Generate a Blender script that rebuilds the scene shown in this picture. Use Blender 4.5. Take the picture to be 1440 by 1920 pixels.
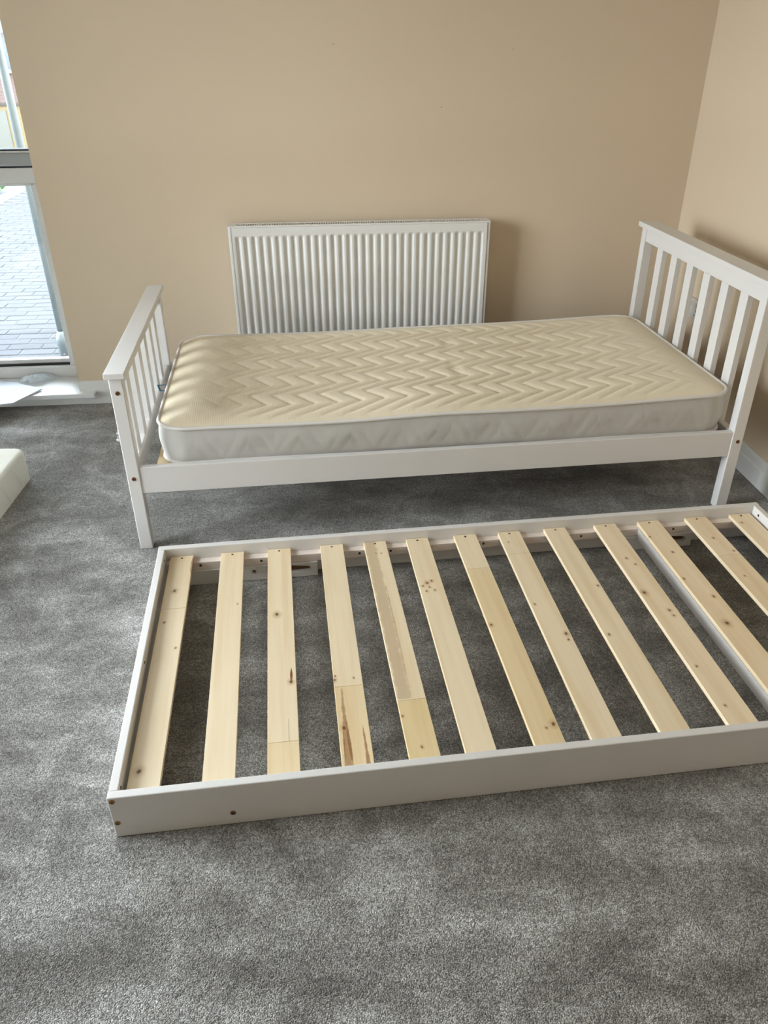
import bpy, bmesh, math, random
from mathutils import Vector, Matrix
from mathutils.geometry import tessellate_polygon

for o in list(bpy.data.objects):
    bpy.data.objects.remove(o)
scene = bpy.context.scene
COL = scene.collection
random.seed(4)

# ------------------------------------------------------------ camera
F, PITCH, YAW, ROLL = 1461.6, 0.5398, 0.0870, 0.0042
CAM = Vector((0.6031, -2.1705, 1.4009))
ex = Vector((math.cos(YAW), -math.sin(YAW), 0))
ey = Vector((math.sin(YAW), math.cos(YAW), 0))
ez = Vector((0, 0, 1))
fwd = ey * math.cos(PITCH) - ez * math.sin(PITCH)
upv = ey * math.sin(PITCH) + ez * math.cos(PITCH)
rgt = ex * math.cos(ROLL) - upv * math.sin(ROLL)
upr = ex * math.sin(ROLL) + upv * math.cos(ROLL)
cam_d = bpy.data.cameras.new('camera')
cam = bpy.data.objects.new('camera', cam_d)
COL.objects.link(cam)
m = Matrix((rgt, upr, -fwd)).transposed().to_4x4()
m.translation = CAM
cam.matrix_world = m
cam_d.sensor_fit = 'HORIZONTAL'
cam_d.sensor_width = 36.0
cam_d.lens = F / 1440.0 * 36.0
cam_d.clip_start = 0.05
scene.camera = cam

# ------------------------------------------------------------ daylight
world = bpy.data.worlds.new('overcast_sky')
scene.world = world
world.use_nodes = True
bg = world.node_tree.nodes['Background']
bg.inputs[0].default_value = (0.90, 0.95, 1.0, 1)
bg.inputs[1].default_value = 1.0
vs = scene.view_settings
vs.view_transform = 'Standard'
vs.look = 'None'
vs.gamma = 1.0
vs.use_curve_mapping = False
vs.exposure = 4.7

def portal(name, loc, rot, sx, sy):
    l = bpy.data.lights.new(name, 'AREA')
    l.shape = 'RECTANGLE'
    l.size, l.size_y = sx, sy
    l.cycles.is_portal = True
    o = bpy.data.objects.new(name, l)
    COL.objects.link(o)
    o.location, o.rotation_euler = loc, rot

# room dimensions
WY = 1.2606          # inner face of the back wall
WX = 2.1986          # inner face of the right wall
LX = -2.00           # inner face of the left wall
FY = -3.50           # inner face of the wall behind the camera
CEIL = 2.40
W1 = (-1.85, -0.478, 0.062, 2.26)     # back window opening: x0 x1 z0 z1
W2 = (-1.45, 0.15, 0.062, 2.26)       # left window opening: y0 y1 z0 z1
OUT = -0.15          # ground level outside
portal('window_portal', ((W1[0] + W1[1]) / 2, WY + .20, (W1[2] + W1[3]) / 2), (math.radians(-90), 0, 0), W1[1] - W1[0], W1[3] - W1[2])
portal('window_portal.001', (LX - .20, (W2[0] + W2[1]) / 2, (W2[2] + W2[3]) / 2), (0, math.radians(-90), 0), W2[3] - W2[2], W2[1] - W2[0])

# ------------------------------------------------------------ helpers
def obj(name, bm, mat, parent=None, smooth=False):
    me = bpy.data.meshes.new(name)
    bm.normal_update()
    bm.to_mesh(me)
    bm.free()
    for mm in (mat if isinstance(mat, (list, tuple)) else [mat]):
        me.materials.append(mm)
    if smooth:
        for p in me.polygons:
            p.use_smooth = True
    o = bpy.data.objects.new(name, me)
    COL.objects.link(o)
    if parent:
        o.parent = parent
    return o

def tag(o, label=None, cat=None, group=None, kind=None):
    if label: o['label'] = label
    if cat: o['category'] = cat
    if group: o['group'] = group
    if kind: o['kind'] = kind
    return o

def empty(name, loc=(0, 0, 0), rz=0):
    o = bpy.data.objects.new(name, None)
    o.empty_display_size = .1
    COL.objects.link(o)
    o.location = loc
    o.rotation_euler = (0, 0, rz)
    return o

def box(bm, x0, x1, y0, y1, z0, z1, bev=0.0, seg=2, mi=0):
    t = bmesh.new()
    bmesh.ops.create_cube(t, size=1)
    for v in t.verts:
        v.co = Vector((x0 + (v.co.x + .5) * (x1 - x0), y0 + (v.co.y + .5) * (y1 - y0), z0 + (v.co.z + .5) * (z1 - z0)))
    if bev > 0:
        bmesh.ops.bevel(t, geom=list(t.edges), offset=bev, segments=seg, affect='EDGES', profile=.5)
    merge(bm, t, mi)

def merge(bm, t, mi=0):
    for f in t.faces:
        f.material_index = mi
    bmesh.ops.recalc_face_normals(t, faces=list(t.faces))
    me = bpy.data.meshes.new('tmp')
    t.to_mesh(me)
    t.free()
    bm.from_mesh(me)
    bpy.data.meshes.remove(me)

def bx(name, dims, mat, parent=None, bev=0.0, seg=2):
    bm = bmesh.new()
    box(bm, *dims, bev=bev, seg=seg)
    return obj(name, bm, mat, parent)

def hexa(bm, bottom, top, bev=0.0, mi=0):
    """prism between two quads given counter-clockwise"""
    t = bmesh.new()
    b = [t.verts.new(p) for p in bottom]
    u = [t.verts.new(p) for p in top]
    n = len(b)
    t.faces.new(list(reversed(b)))
    t.faces.new(u)
    for i in range(n):
        t.faces.new((b[i], b[(i + 1) % n], u[(i + 1) % n], u[i]))
    if bev > 0:
        bmesh.ops.bevel(t, geom=list(t.edges), offset=bev, segments=2, affect='EDGES', profile=.5)
    merge(bm, t, mi)

def tube(bm, pts, r, seg=10, closed=False, mi=0, caps=True):
    t = bmesh.new()
    n = len(pts)
    pts = [Vector(p) for p in pts]
    rings = []
    for i, p in enumerate(pts):
        a = pts[(i - 1) % n] if (closed or i > 0) else p
        b = pts[(i + 1) % n] if (closed or i < n - 1) else p
        d = (b - a).normalized()
        ref = Vector((0, 0, 1)) if abs(d.z) < .9 else Vector((1, 0, 0))
        s = d.cross(ref).normalized()
        w = s.cross(d)
        rr = r[i] if isinstance(r, (list, tuple)) else r
        rings.append([t.verts.new(p + s * rr * math.cos(2 * math.pi * k / seg) + w * rr * math.sin(2 * math.pi * k / seg)) for k in range(seg)])
    for i in range(n if closed else n - 1):
        A, B = rings[i], rings[(i + 1) % n]
        for k in range(seg):
            t.faces.new((A[k], A[(k + 1) % seg], B[(k + 1) % seg], B[k]))
    if not closed and caps:
        t.faces.new(rings[0])
        t.faces.new(list(reversed(rings[-1])))
    merge(bm, t, mi)

def plate(bm, outer, holes, to3d, depth, mi=0):
    """plate with holes: 2-d loops, to3d(a, b, d) places them, depth is the thickness"""
    t = bmesh.new()
    loops = [outer] + holes
    flat = [p for l in loops for p in l]
    tris = tessellate_polygon([[Vector((p[0], p[1], 0)) for p in l] for l in loops])
    fr = [t.verts.new(to3d(p[0], p[1], 0)) for p in flat]
    bk = [t.verts.new(to3d(p[0], p[1], depth)) for p in flat]
    for a, b, c in tris:
        t.faces.new((fr[a], fr[b], fr[c]))
        t.faces.new((bk[c], bk[b], bk[a]))
    k = 0
    for l in loops:
        n = len(l)
        for i in range(n):
            a, b = k + i, k + (i + 1) % n
            t.faces.new((fr[a], fr[b], bk[b], bk[a]))
        k += n
    merge(bm, t, mi)

def extrude_profile(bm, prof, to3d, length):
    """prof: list of (depth, height); extruded along length via to3d(along, depth, height)"""
    t = bmesh.new()
    a = [t.verts.new(to3d(0, d, h)) for d, h in prof]
    b = [t.verts.new(to3d(length, d, h)) for d, h in prof]
    n = len(prof)
    for i in range(n):
        t.faces.new((a[i], a[(i + 1) % n], b[(i + 1) % n], b[i]))
    t.faces.new(a)
    t.faces.new(list(reversed(b)))
    merge(bm, t)

# ------------------------------------------------------------ materials
def mat_base(name, color, rough=.5, spec=.5):
    mt = bpy.data.materials.new(name)
    mt.use_nodes = True
    nt = mt.node_tree
    b = nt.nodes['Principled BSDF']
    b.inputs['Base Color'].default_value = (*color, 1)
    b.inputs['Roughness'].default_value = rough
    b.inputs['Specular IOR Level'].default_value = spec
    return mt, nt, b

def N(nt, typ, **kw):
    n = nt.nodes.new(typ)
    for k, v in kw.items():
        setattr(n, k, v)
    return n

def noise(nt, scale, detail=3, vec=None, rough=.5):
    n = N(nt, 'ShaderNodeTexNoise')
    n.inputs['Scale'].default_value = scale
    n.inputs['Detail'].default_value = detail
    n.inputs['Roughness'].default_value = rough
    if vec is not None:
        nt.links.new(vec, n.inputs['Vector'])
    return n

def coords(nt, kind='Object'):
    return N(nt, 'ShaderNodeTexCoord').outputs[kind]

def bump(nt, b, height, strength, dist):
    n = N(nt, 'ShaderNodeBump')
    n.inputs['Strength'].default_value = strength
    n.inputs['Distance'].default_value = dist
    nt.links.new(height, n.inputs['Height'])
    nt.links.new(n.outputs[0], b.inputs['Normal'])
    return n

def ramp(nt, fac, stops):
    n = N(nt, 'ShaderNodeValToRGB')
    el = n.color_ramp.elements
    while len(el) < len(stops):
        el.new(.5)
    for e, (p, c) in zip(el, stops):
        e.position = p
        e.color = (*c, 1)
    nt.links.new(fac, n.inputs[0])
    return n.outputs[0]

def mixc(nt, fac, a, b, mode='MIX'):
    n = N(nt, 'ShaderNodeMix', data_type='RGBA', blend_type=mode)
    for sock, v in ((n.inputs[0], fac), (n.inputs[6], a), (n.inputs[7], b)):
        if hasattr(v, 'is_linked'):
            nt.links.new(v, sock)
        elif isinstance(v, (int, float)):
            sock.default_value = v
        else:
            sock.default_value = (*v, 1)
    return n.outputs[2]

def math_n(nt, op, a, b=None, c=None):
    n = N(nt, 'ShaderNodeMath', operation=op)
    for s, v in zip(n.inputs, (a, b, c)):
        if v is None: continue
        if hasattr(v, 'is_linked'): nt.links.new(v, s)
        else: s.default_value = v
    return n.outputs[0]

def paint(name, color, rough=.45, bs=220, strength=.06, spec=.5):
    mt, nt, b = mat_base(name, color, rough, spec)
    n = noise(nt, bs, 3, coords(nt))
    bump(nt, b, n.outputs[0], strength, .002)
    return mt

M = {}
M['white_wood'] = paint('white_painted_wood', (.745, .72, .70), .38, 60, .05)
M['wall'] = paint('cream_wall_paint', (.70, .57, .42), .75, 160, .05, .25)
M['ceiling'] = paint('white_ceiling_paint', (.82, .81, .78), .9, 160, .05, .2)
M['gloss_white'] = paint('white_gloss_trim', (.80, .79, .77), .3, 40, .02)
M['upvc'] = paint('white_window_plastic', (.84, .85, .86), .28, 20, .01)
M['upvc_grey'] = paint('grey_window_sash', (.43, .46, .49), .35, 20, .01)
M['gasket'] = paint('black_rubber_gasket', (.012, .014, .02), .6, 50, .02)
M['radiator'] = paint('radiator_enamel', (.80, .785, .755), .3, 30, .01)
M['dark'] = paint('painted_cavity_shade', (.03, .027, .022), .8, 30, .02)
M['convector'] = paint('grey_convector_steel', (.25, .25, .25), .5, 40, .02)
M['brass'] = mat_base('aged_brass', (.33, .20, .07), .38)[0]
M['brass'].node_tree.nodes['Principled BSDF'].inputs['Metallic'].default_value = .9
M['copper'] = mat_base('brown_bolt', (.20, .085, .04), .42)[0]
M['copper'].node_tree.nodes['Principled BSDF'].inputs['Metallic'].default_value = .6
M['hole'] = paint('screw_hole_dark', (.03, .02, .014), .7, 50, .02)
M['socket'] = paint('socket_plastic', (.62, .60, .56), .35, 30, .01)
M['raw_wood_dark'] = paint('raw_wood_in_slot', (.16, .085, .035), .8, 90, .2)
M['ledger'] = paint('primed_wood_batten', (.82, .72, .66), .5, 60, .05)
M['card'] = paint('pale_grey_card', (.62, .64, .70), .6, 60, .03)
M['bag'] = paint('crumpled_white_plastic', (.90, .92, .93), .35, 60, .05)
_n = M['bag'].node_tree
_b = _n.nodes['Principled BSDF']
_t = N(_n, 'ShaderNodeBsdfTranslucent')
_t.inputs[0].default_value = (.92, .94, .95, 1)
_m = N(_n, 'ShaderNodeMixShader')
_m.inputs[0].default_value = .72
_n.links.new(_b.outputs[0], _m.inputs[1])
_n.links.new(_t.outputs[0], _m.inputs[2])
_n.links.new(_m.outputs[0], _n.nodes['Material Output'].inputs[0])
M['pole'] = paint('painted_steel_pole', (.135, .16, .168), .4, 30, .03)
M['kerb'] = paint('concrete_kerb', (.12, .12, .12), .85, 40, .3)
M['tag'] = paint('white_fabric_tag', (.75, .78, .82), .7, 200, .1)
M['tag_blue'] = paint('blue_tag_print', (.06, .22, .42), .7, 200, .1)
M['leaf'] = paint('green_leaf', (.05, .12, .03), .5, 60, .1)
M['bark'] = paint('brown_bark', (.10, .06, .035), .9, 60, .4)
M['soil'] = paint('grey_verge', (.075, .075, .07), .95, 20, .4)

# carpet: cut pile; tuft and pile-lay shading painted into the base colour
mt, nt, b = mat_base('grey_cut_pile_carpet', (.3, .3, .29), .95, .1)
co = coords(nt)
fine = noise(nt, 210, 2, co, .65)
mid = noise(nt, 95, 2, co, .55)
big = noise(nt, 6.5, 4, co, .66)
big.inputs['Distortion'].default_value = 1.2
big2 = noise(nt, 1.1, 2, co)
mp = N(nt, 'ShaderNodeMapping')
mp.inputs['Scale'].default_value = (1, 3.2, 1)
mp.inputs['Rotation'].default_value = (0, 0, .35)
nt.links.new(co, mp.inputs[0])
sweep = noise(nt, 2.4, 3, mp.outputs[0], .6)
lay = math_n(nt, 'ADD', math_n(nt, 'MULTIPLY', big.outputs[0], .5), math_n(nt, 'MULTIPLY', sweep.outputs[0], .5))
c_lay = ramp(nt, lay, [(.38, (.225, .212, .195)), (.50, (.365, .351, .331)), (.61, (.56, .55, .535))])  # shading of the pile lay, put into colour as broad patches
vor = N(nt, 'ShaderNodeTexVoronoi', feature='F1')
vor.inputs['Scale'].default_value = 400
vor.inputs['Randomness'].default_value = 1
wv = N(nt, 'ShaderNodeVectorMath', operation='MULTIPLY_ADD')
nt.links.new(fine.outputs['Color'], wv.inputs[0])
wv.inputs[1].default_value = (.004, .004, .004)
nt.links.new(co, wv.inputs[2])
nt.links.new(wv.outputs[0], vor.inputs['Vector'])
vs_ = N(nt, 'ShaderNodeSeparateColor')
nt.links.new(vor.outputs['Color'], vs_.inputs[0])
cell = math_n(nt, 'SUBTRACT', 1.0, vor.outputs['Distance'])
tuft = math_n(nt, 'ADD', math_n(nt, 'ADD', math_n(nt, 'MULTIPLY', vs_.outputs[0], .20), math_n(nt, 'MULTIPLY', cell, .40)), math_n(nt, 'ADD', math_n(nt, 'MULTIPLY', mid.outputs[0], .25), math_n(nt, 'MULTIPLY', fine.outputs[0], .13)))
c_t = ramp(nt, tuft, [(.36, (.40, .39, .38)), (.53, (.92, .92, .91)), (.70, (1.80, 1.80, 1.80))])  # painted shade in the pits and highlights on the tuft tips
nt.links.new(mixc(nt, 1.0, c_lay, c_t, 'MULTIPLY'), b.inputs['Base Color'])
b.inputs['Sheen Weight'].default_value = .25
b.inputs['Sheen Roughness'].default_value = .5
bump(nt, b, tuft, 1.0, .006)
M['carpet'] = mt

# mattress fabrics
def fabric(name, color, rib=True):
    mt, nt, b = mat_base(name, color, .9, .15)
    co = coords(nt)
    n = noise(nt, 900, 2, co)
    h = n.outputs[0]
    if rib:
        w = N(nt, 'ShaderNodeTexWave', wave_type='BANDS', bands_direction='X')
        w.inputs['Scale'].default_value = 46
        w.inputs['Distortion'].default_value = .3
        nt.links.new(co, w.inputs['Vector'])
        h = math_n(nt, 'ADD', w.outputs['Fac'], math_n(nt, 'MULTIPLY', n.outputs[0], .4))
    b.inputs['Sheen Weight'].default_value = .15
    bump(nt, b, h, .16, .001)
    return mt
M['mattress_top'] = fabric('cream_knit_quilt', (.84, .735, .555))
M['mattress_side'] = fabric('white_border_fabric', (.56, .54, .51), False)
M['piping'] = fabric('white_piping_tape', (.76, .72, .68), False)
M['spare_top'] = fabric('ivory_mattress_cover', (.83, .82, .73), False)

# pale pine with knots, joints and streaks (object coordinates = frame coordinates)
def pine(name, tone=(.80, .665, .455), knots=(), seam=None, tone2=None, streaks=()):
    mt, nt, b = mat_base(name, tone, .55, .3)
    co = coords(nt)
    mp = N(nt, 'ShaderNodeMapping')
    mp.inputs['Scale'].default_value = (38, 1.6, 30)
    nt.links.new(co, mp.inputs[0])
    g = noise(nt, 1.0, 4, mp.outputs[0], .55)
    sep = N(nt, 'ShaderNodeSeparateXYZ')
    nt.links.new(co, sep.inputs[0])
    X, Y = sep.outputs[0], sep.outputs[1]
    base = tone
    if seam is not None:
        s = math_n(nt, 'LESS_THAN', Y, seam)
        base = mixc(nt, s, tone, tone2 or tone)
    cloud = noise(nt, 7, 2, co)
    c = mixc(nt, math_n(nt, 'MULTIPLY', cloud.outputs[0], .35), base, (tone[0] * .90, tone[1] * .82, tone[2] * .70))
    gr = ramp(nt, g.outputs[0], [(.35, (.93, .88, .80)), (.55, (1, 1, 1)), (.75, (1.04, 1.03, 1.0))])
    c = mixc(nt, 1.0, c, gr, 'MULTIPLY')
    wob = noise(nt, 45, 2, co)
    for xc, w, y0, y1, slope, col, amt, tap in streaks:
        dx = math_n(nt, 'SUBTRACT', math_n(nt, 'SUBTRACT', X, xc), math_n(nt, 'MULTIPLY', math_n(nt, 'SUBTRACT', Y, y0), slope))
        d = math_n(nt, 'ADD', math_n(nt, 'ABSOLUTE', dx), math_n(nt, 'MULTIPLY', math_n(nt, 'SUBTRACT', wob.outputs[0], .5), w * .8))
        mr = N(nt, 'ShaderNodeMapRange', interpolation_type='SMOOTHSTEP')
        mr.inputs[1].default_value = w * .55
        mr.inputs[2].default_value = w * 1.1
        mr.inputs[3].default_value = 1
        mr.inputs[4].default_value = 0
        tt = math_n(nt, 'DIVIDE', math_n(nt, 'SUBTRACT', Y, y0), y1 - y0)
        if tap == 'top':      # narrows towards the far end
            d = math_n(nt, 'ADD', d, math_n(nt, 'MULTIPLY', tt, w * .75))
        elif tap == 'both':   # spindle
            e = math_n(nt, 'ABSOLUTE', math_n(nt, 'SUBTRACT', math_n(nt, 'MULTIPLY', tt, 2.0), 1.0))
            d = math_n(nt, 'ADD', d, math_n(nt, 'MULTIPLY', math_n(nt, 'MULTIPLY', e, e), w * 1.0))
        nt.links.new(d, mr.inputs[0])
        my = math_n(nt, 'MULTIPLY', math_n(nt, 'GREATER_THAN', Y, y0), math_n(nt, 'LESS_THAN', Y, y1))
        k = math_n(nt, 'MULTIPLY', math_n(nt, 'MULTIPLY', mr.outputs[0], my), math_n(nt, 'MULTIPLY', math_n(nt, 'ADD', g.outputs[0], .45), amt))
        k = math_n(nt, 'MINIMUM', k, 1.0)
        c = mixc(nt, k, c, col)
    wv = N(nt, 'ShaderNodeVectorMath', operation='MULTIPLY_ADD')
    nz = noise(nt, 90, 2, co)
    nt.links.new(nz.outputs['Color'], wv.inputs[0])
    wv.inputs[1].default_value = (.006, .006, 0)
    nt.links.new(co, wv.inputs[2])
    for kx, ky, r in knots:
        v = N(nt, 'ShaderNodeVectorMath', operation='SUBTRACT')
        nt.links.new(wv.outputs[0], v.inputs[0])
        v.inputs[1].default_value = (kx + .003, ky + .003, .09)
        v2 = N(nt, 'ShaderNodeVectorMath', operation='MULTIPLY')
        nt.links.new(v.outputs[0], v2.inputs[0])
        v2.inputs[1].default_value = (1.0, .75, 0)
        ln = N(nt, 'ShaderNodeVectorMath', operation='LENGTH')
        nt.links.new(v2.outputs[0], ln.inputs[0])
        halo = N(nt, 'ShaderNodeMapRange', interpolation_type='SMOOTHSTEP')
        halo.inputs[1].default_value, halo.inputs[2].default_value = r * .5, r * 2.0
        halo.inputs[3].default_value, halo.inputs[4].default_value = .5, 0
        nt.links.new(ln.outputs['Value'], halo.inputs[0])
        c = mixc(nt, halo.outputs[0], c, (.50, .30, .13))
        core = N(nt, 'ShaderNodeMapRange', interpolation_type='SMOOTHSTEP')
        core.inputs[1].default_value, core.inputs[2].default_value = r * .25, r * .75
        core.inputs[3].default_value, core.inputs[4].default_value = .92, 0
        nt.links.new(ln.outputs['Value'], core.inputs[0])
        c = mixc(nt, core.outputs[0], c, (.13, .055, .02))
    nt.links.new(c, b.inputs['Base Color'])
    bump(nt, b, g.outputs[0], .12, .0015)
    return mt

# glass: thin panes, one clear, one given a tint to dim the outside
def glass(name, tint):
    mt = bpy.data.materials.new(name)
    mt.use_nodes = True
    nt = mt.node_tree
    nt.nodes.clear()
    out = N(nt, 'ShaderNodeOutputMaterial')
    tr = N(nt, 'ShaderNodeBsdfTransparent')
    tr.inputs[0].default_value = (*tint, 1)
    gl = N(nt, 'ShaderNodeBsdfGlossy')
    gl.inputs['Roughness'].default_value = .01
    fr = N(nt, 'ShaderNodeFresnel')
    fr.inputs[0].default_value = 1.45
    mx = N(nt, 'ShaderNodeMixShader')
    nt.links.new(fr.outputs[0], mx.inputs[0])
    nt.links.new(tr.outputs[0], mx.inputs[1])
    nt.links.new(gl.outputs[0], mx.inputs[2])
    nt.links.new(mx.outputs[0], out.inputs[0])
    return mt
M['glass_clear'] = glass('clear_window_glass', (.93, .95, .95))
M['glass_dimming'] = glass('dimming_tinted_glass', (.82, .865, .89))

def brick_mat(name, c1, c2, mortar):
    mt, nt, b = mat_base(name, c1, .9, .2)
    co = coords(nt)
    sep = N(nt, 'ShaderNodeSeparateXYZ')
    nt.links.new(co, sep.inputs[0])
    cmb = N(nt, 'ShaderNodeCombineXYZ')
    nt.links.new(sep.outputs[0], cmb.inputs[0])
    nt.links.new(sep.outputs[2], cmb.inputs[1])
    t = N(nt, 'ShaderNodeTexBrick')
    t.inputs['Color1'].default_value = (*c1, 1)
    t.inputs['Color2'].default_value = (*c2, 1)
    t.inputs['Mortar'].default_value = (*mortar, 1)
    t.inputs['Scale'].default_value = 1
    t.inputs['Brick Width'].default_value = .225
    t.inputs['Row Height'].default_value = .075
    t.inputs['Mortar Size'].default_value = .006
    nt.links.new(cmb.outputs[0], t.inputs['Vector'])
    nt.links.new(t.outputs['Color'], b.inputs['Base Color'])
    bump(nt, b, t.outputs['Fac'], -.6, .006)
    return mt
M['brick_yellow'] = brick_mat('yellow_brick', (.120, .086, .040), (.105, .078, .039), (.105, .09, .06))
M['brick_pink'] = brick_mat('pink_brick', (.088, .057, .048), (.078, .054, .047), (.092, .078, .071))
M['brick_own'] = brick_mat('house_brick', (.40, .26, .18), (.35, .23, .17), (.36, .33, .28))
M['brick_dark'] = brick_mat('dark_string_course_brick', (.045, .035, .03), (.04, .032, .028), (.05, .045, .04))
M['stone'] = paint('pale_lintel_stone', (.09, .087, .075), .85, 30, .2)
M['house_door'] = paint('cream_door_panel', (.062, .058, .045), .6, 10, .05)
M['house_pane'] = paint('dark_window_pane', (.035, .045, .065), .15, 4, .05)
mt, nt, b = mat_base('paving_block', (.42, .42, .42), .9, .2)
oi = N(nt, 'ShaderNodeObjectInfo')
pn = noise(nt, 2.5, 3, coords(nt))
c = mixc(nt, oi.outputs['Random'], (.041, .043, .048), (.050, .051, .055))
nt.links.new(mixc(nt, math_n(nt, 'MULTIPLY', pn.outputs[0], .4), c, (.048, .041, .037)), b.inputs['Base Color'])
pg = noise(nt, 150, 3, coords(nt))
bump(nt, b, pg.outputs[0], .3, .002)
M['paver'] = mt

# ------------------------------------------------------------ room shell
def struct(o, label=None):
    o['kind'] = 'structure'
    if label:
        o['label'] = label
    return o

TH = .32
bm = bmesh.new()
box(bm, LX - TH, WX + TH, FY - TH, WY + TH, -.14, 0)
struct(obj('floor', bm, M['carpet']), 'grey cut pile carpet with brushed pile shading painted as lighter and darker patches')
bm = bmesh.new()
box(bm, LX - TH, WX + TH, FY - TH, WY + TH, CEIL, CEIL + .3)
struct(obj('ceiling', bm, M['ceiling']), 'plain white ceiling')
bm = bmesh.new()
box(bm, W1[1], WX + TH, WY, WY + TH, 0, CEIL)
box(bm, LX - TH, W1[0], WY, WY + TH, 0, CEIL)
box(bm, W1[0], W1[1], WY, WY + TH, 0, W1[2] - .022)
box(bm, W1[0], W1[1], WY, WY + TH, W1[3], CEIL)
struct(obj('wall_back', bm, M['wall']), 'cream painted wall behind the radiator')
bm = bmesh.new()
box(bm, WX, WX + TH, FY, WY, 0, CEIL)
struct(obj('wall_right', bm, M['wall']), 'cream painted wall behind the headboard')
bm = bmesh.new()
box(bm, LX - TH, LX, W2[1], WY, 0, CEIL)
box(bm, LX - TH, LX, FY, W2[0], 0, CEIL)
box(bm, LX - TH, LX, W2[0], W2[1], 0, W2[2] - .022)
box(bm, LX - TH, LX, W2[0], W2[1], W2[3], CEIL)
struct(obj('wall_left', bm, M['wall']), 'cream painted wall with the wide glazed opening')
bm = bmesh.new()
box(bm, LX - TH, WX + TH, FY - TH, FY, 0, CEIL)
struct(obj('wall_front', bm, M['wall']), 'cream painted wall facing the radiator')

# unseen storeys above this room, added to shade the paving outside
bm = bmesh.new()
box(bm, LX - TH, 7, FY - 4, WY + TH, CEIL + .3, 9.0)
struct(obj('paving_shade_storey', bm, M['brick_own']), 'unseen brick storeys added above the room to shade the paving')

# tiny paint nicks on the back wall
for i, (x, z, r) in enumerate(((.718, 1.405, .0022), (1.137, 1.189, .0025), (1.408, 1.385, .002))):
    bm = bmesh.new()
    tube(bm, [(x, WY + .001, z), (x, WY - .0006, z)], r, 7)
    obj('paint_nick', bm, M['convector'], bpy.data.objects['wall_back'])

# skirting boards: moulded profile (depth, height)
PROF = [(0, 0), (.016, 0), (.016, .066), (.0125, .070), (.0125, .094), (.0105, .100), (.006, .1035), (.005, .1058), (0, .1058)]
def skirting(name, to3d, length, label):
    bm = bmesh.new()
    extrude_profile(bm, PROF, to3d, length)
    struct(obj(name, bm, M['gloss_white']), label)
skirting('baseboard_back', lambda a, d, h: (W1[1] + a, WY - d, h), WX - W1[1], 'white moulded skirting board under the radiator wall')
skirting('baseboard_right', lambda a, d, h: (WX - d, FY + a, h), WY - .016 - FY, 'white moulded skirting board behind the headboard')
skirting('baseboard_left', lambda a, d, h: (LX + d, W2[1] + .02 + a, h), WY - W2[1] - .02, 'white skirting board on the window side')
skirting('baseboard_front', lambda a, d, h: (LX + a, FY + d, h), WX - .016 - LX, 'white skirting board on the wall facing the radiator')

# ------------------------------------------------------------ back window
def window(name, to3d, w, z0, z1, split, label, pane_mat):
    """frame in a reveal; to3d(a, d, h): a along the opening from the visible jamb, d depth from the room, h height"""
    root = empty(name)
    struct(root, label)
    def part(nm, boxes, mat, bev=.004, parent=root):
        bm = bmesh.new()
        for (a0, a1, d0, d1, h0, h1) in boxes:
            P = [to3d(a, d, h) for a, d, h in ((a0, d0, h0), (a1, d1, h1))]
            lo = [min(P[0][i], P[1][i]) for i in range(3)]
            hi = [max(P[0][i], P[1][i]) for i in range(3)]
            box(bm, lo[0], hi[0], lo[1], hi[1], lo[2], hi[2], bev=bev)
        return obj(nm, bm, mat, parent)
    D = .176
    fz0 = z0
    # outer frame
    part('window_frame', [(0, .052, D, D + .07, fz0, z1), (w - .052, w, D, D + .07, fz0, z1),
                          (.05, w - .05, D, D + .07, fz0, fz0 + .052), (.05, w - .05, D, D + .07, z1 - .06, z1)], M['upvc'])
    # lower fixed light: bead and gasket
    part('glazing_bead', [(.046, .082, D + .012, D + .05, fz0 + .05, split), (w - .082, w - .046, D + .012, D + .05, fz0 + .05, split),
                          (.07, w - .07, D + .012, D + .05, split - .012, split)], M['upvc'], .003)
    part('gasket', [(.05, w - .05, D + .020, D + .034, fz0 + .050, fz0 + .060)], M['gasket'], 0)
    part('bottom_bead', [(.05, w - .05, D + .034, D + .066, fz0 + .048, fz0 + .078)], M['upvc'], .003)
    # transom and the opening sash over it
    part('transom', [(.05, w - .05, D - .002, D + .07, split, split + .062)], M['upvc'], .004)
    part('gasket', [(.05, w - .05, D - .004, D + .03, split + .060, split + .067)], M['gasket'], 0)
    part('sash_rail', [(.035, w - .05, D - .012, D + .05, split + .066, split + .116)], M['upvc_grey'], .008)
    part('sash_bead', [(.05, w - .05, D - .006, D + .05, split + .116, split + .124)], M['upvc'], .002)
    part('gasket', [(.05, w - .05, D - .004, D + .05, split + .124, split + .130)], M['gasket'], 0)
    h = part('sash_handle', [(.215, .33, D - .045, D - .02, split + .082, split + .100), (.215, .24, D - .03, D - .01, split + .08, split + .104)], M['convector'], .006)
    part('pane', [(.06, w - .06, D + .036, D + .040, fz0 + .055, split)], pane_mat, 0)
    part('pane', [(.04, w - .04, D + .036, D + .040, split + .12, z1 - .05)], pane_mat, 0)
    return root

window('window_1', lambda a, d, h: (W1[1] - a, WY + d, h), W1[1] - W1[0], W1[2], W1[3], .912, 'tall white framed window with a grey opening sash over a fixed pane', M['glass_dimming'])
window('window_2', lambda a, d, h: (LX - d, W2[1] - a, h), W2[1] - W2[0], W2[2], W2[3], .912, 'wide white framed window lighting the room', M['glass_clear'])
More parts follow.
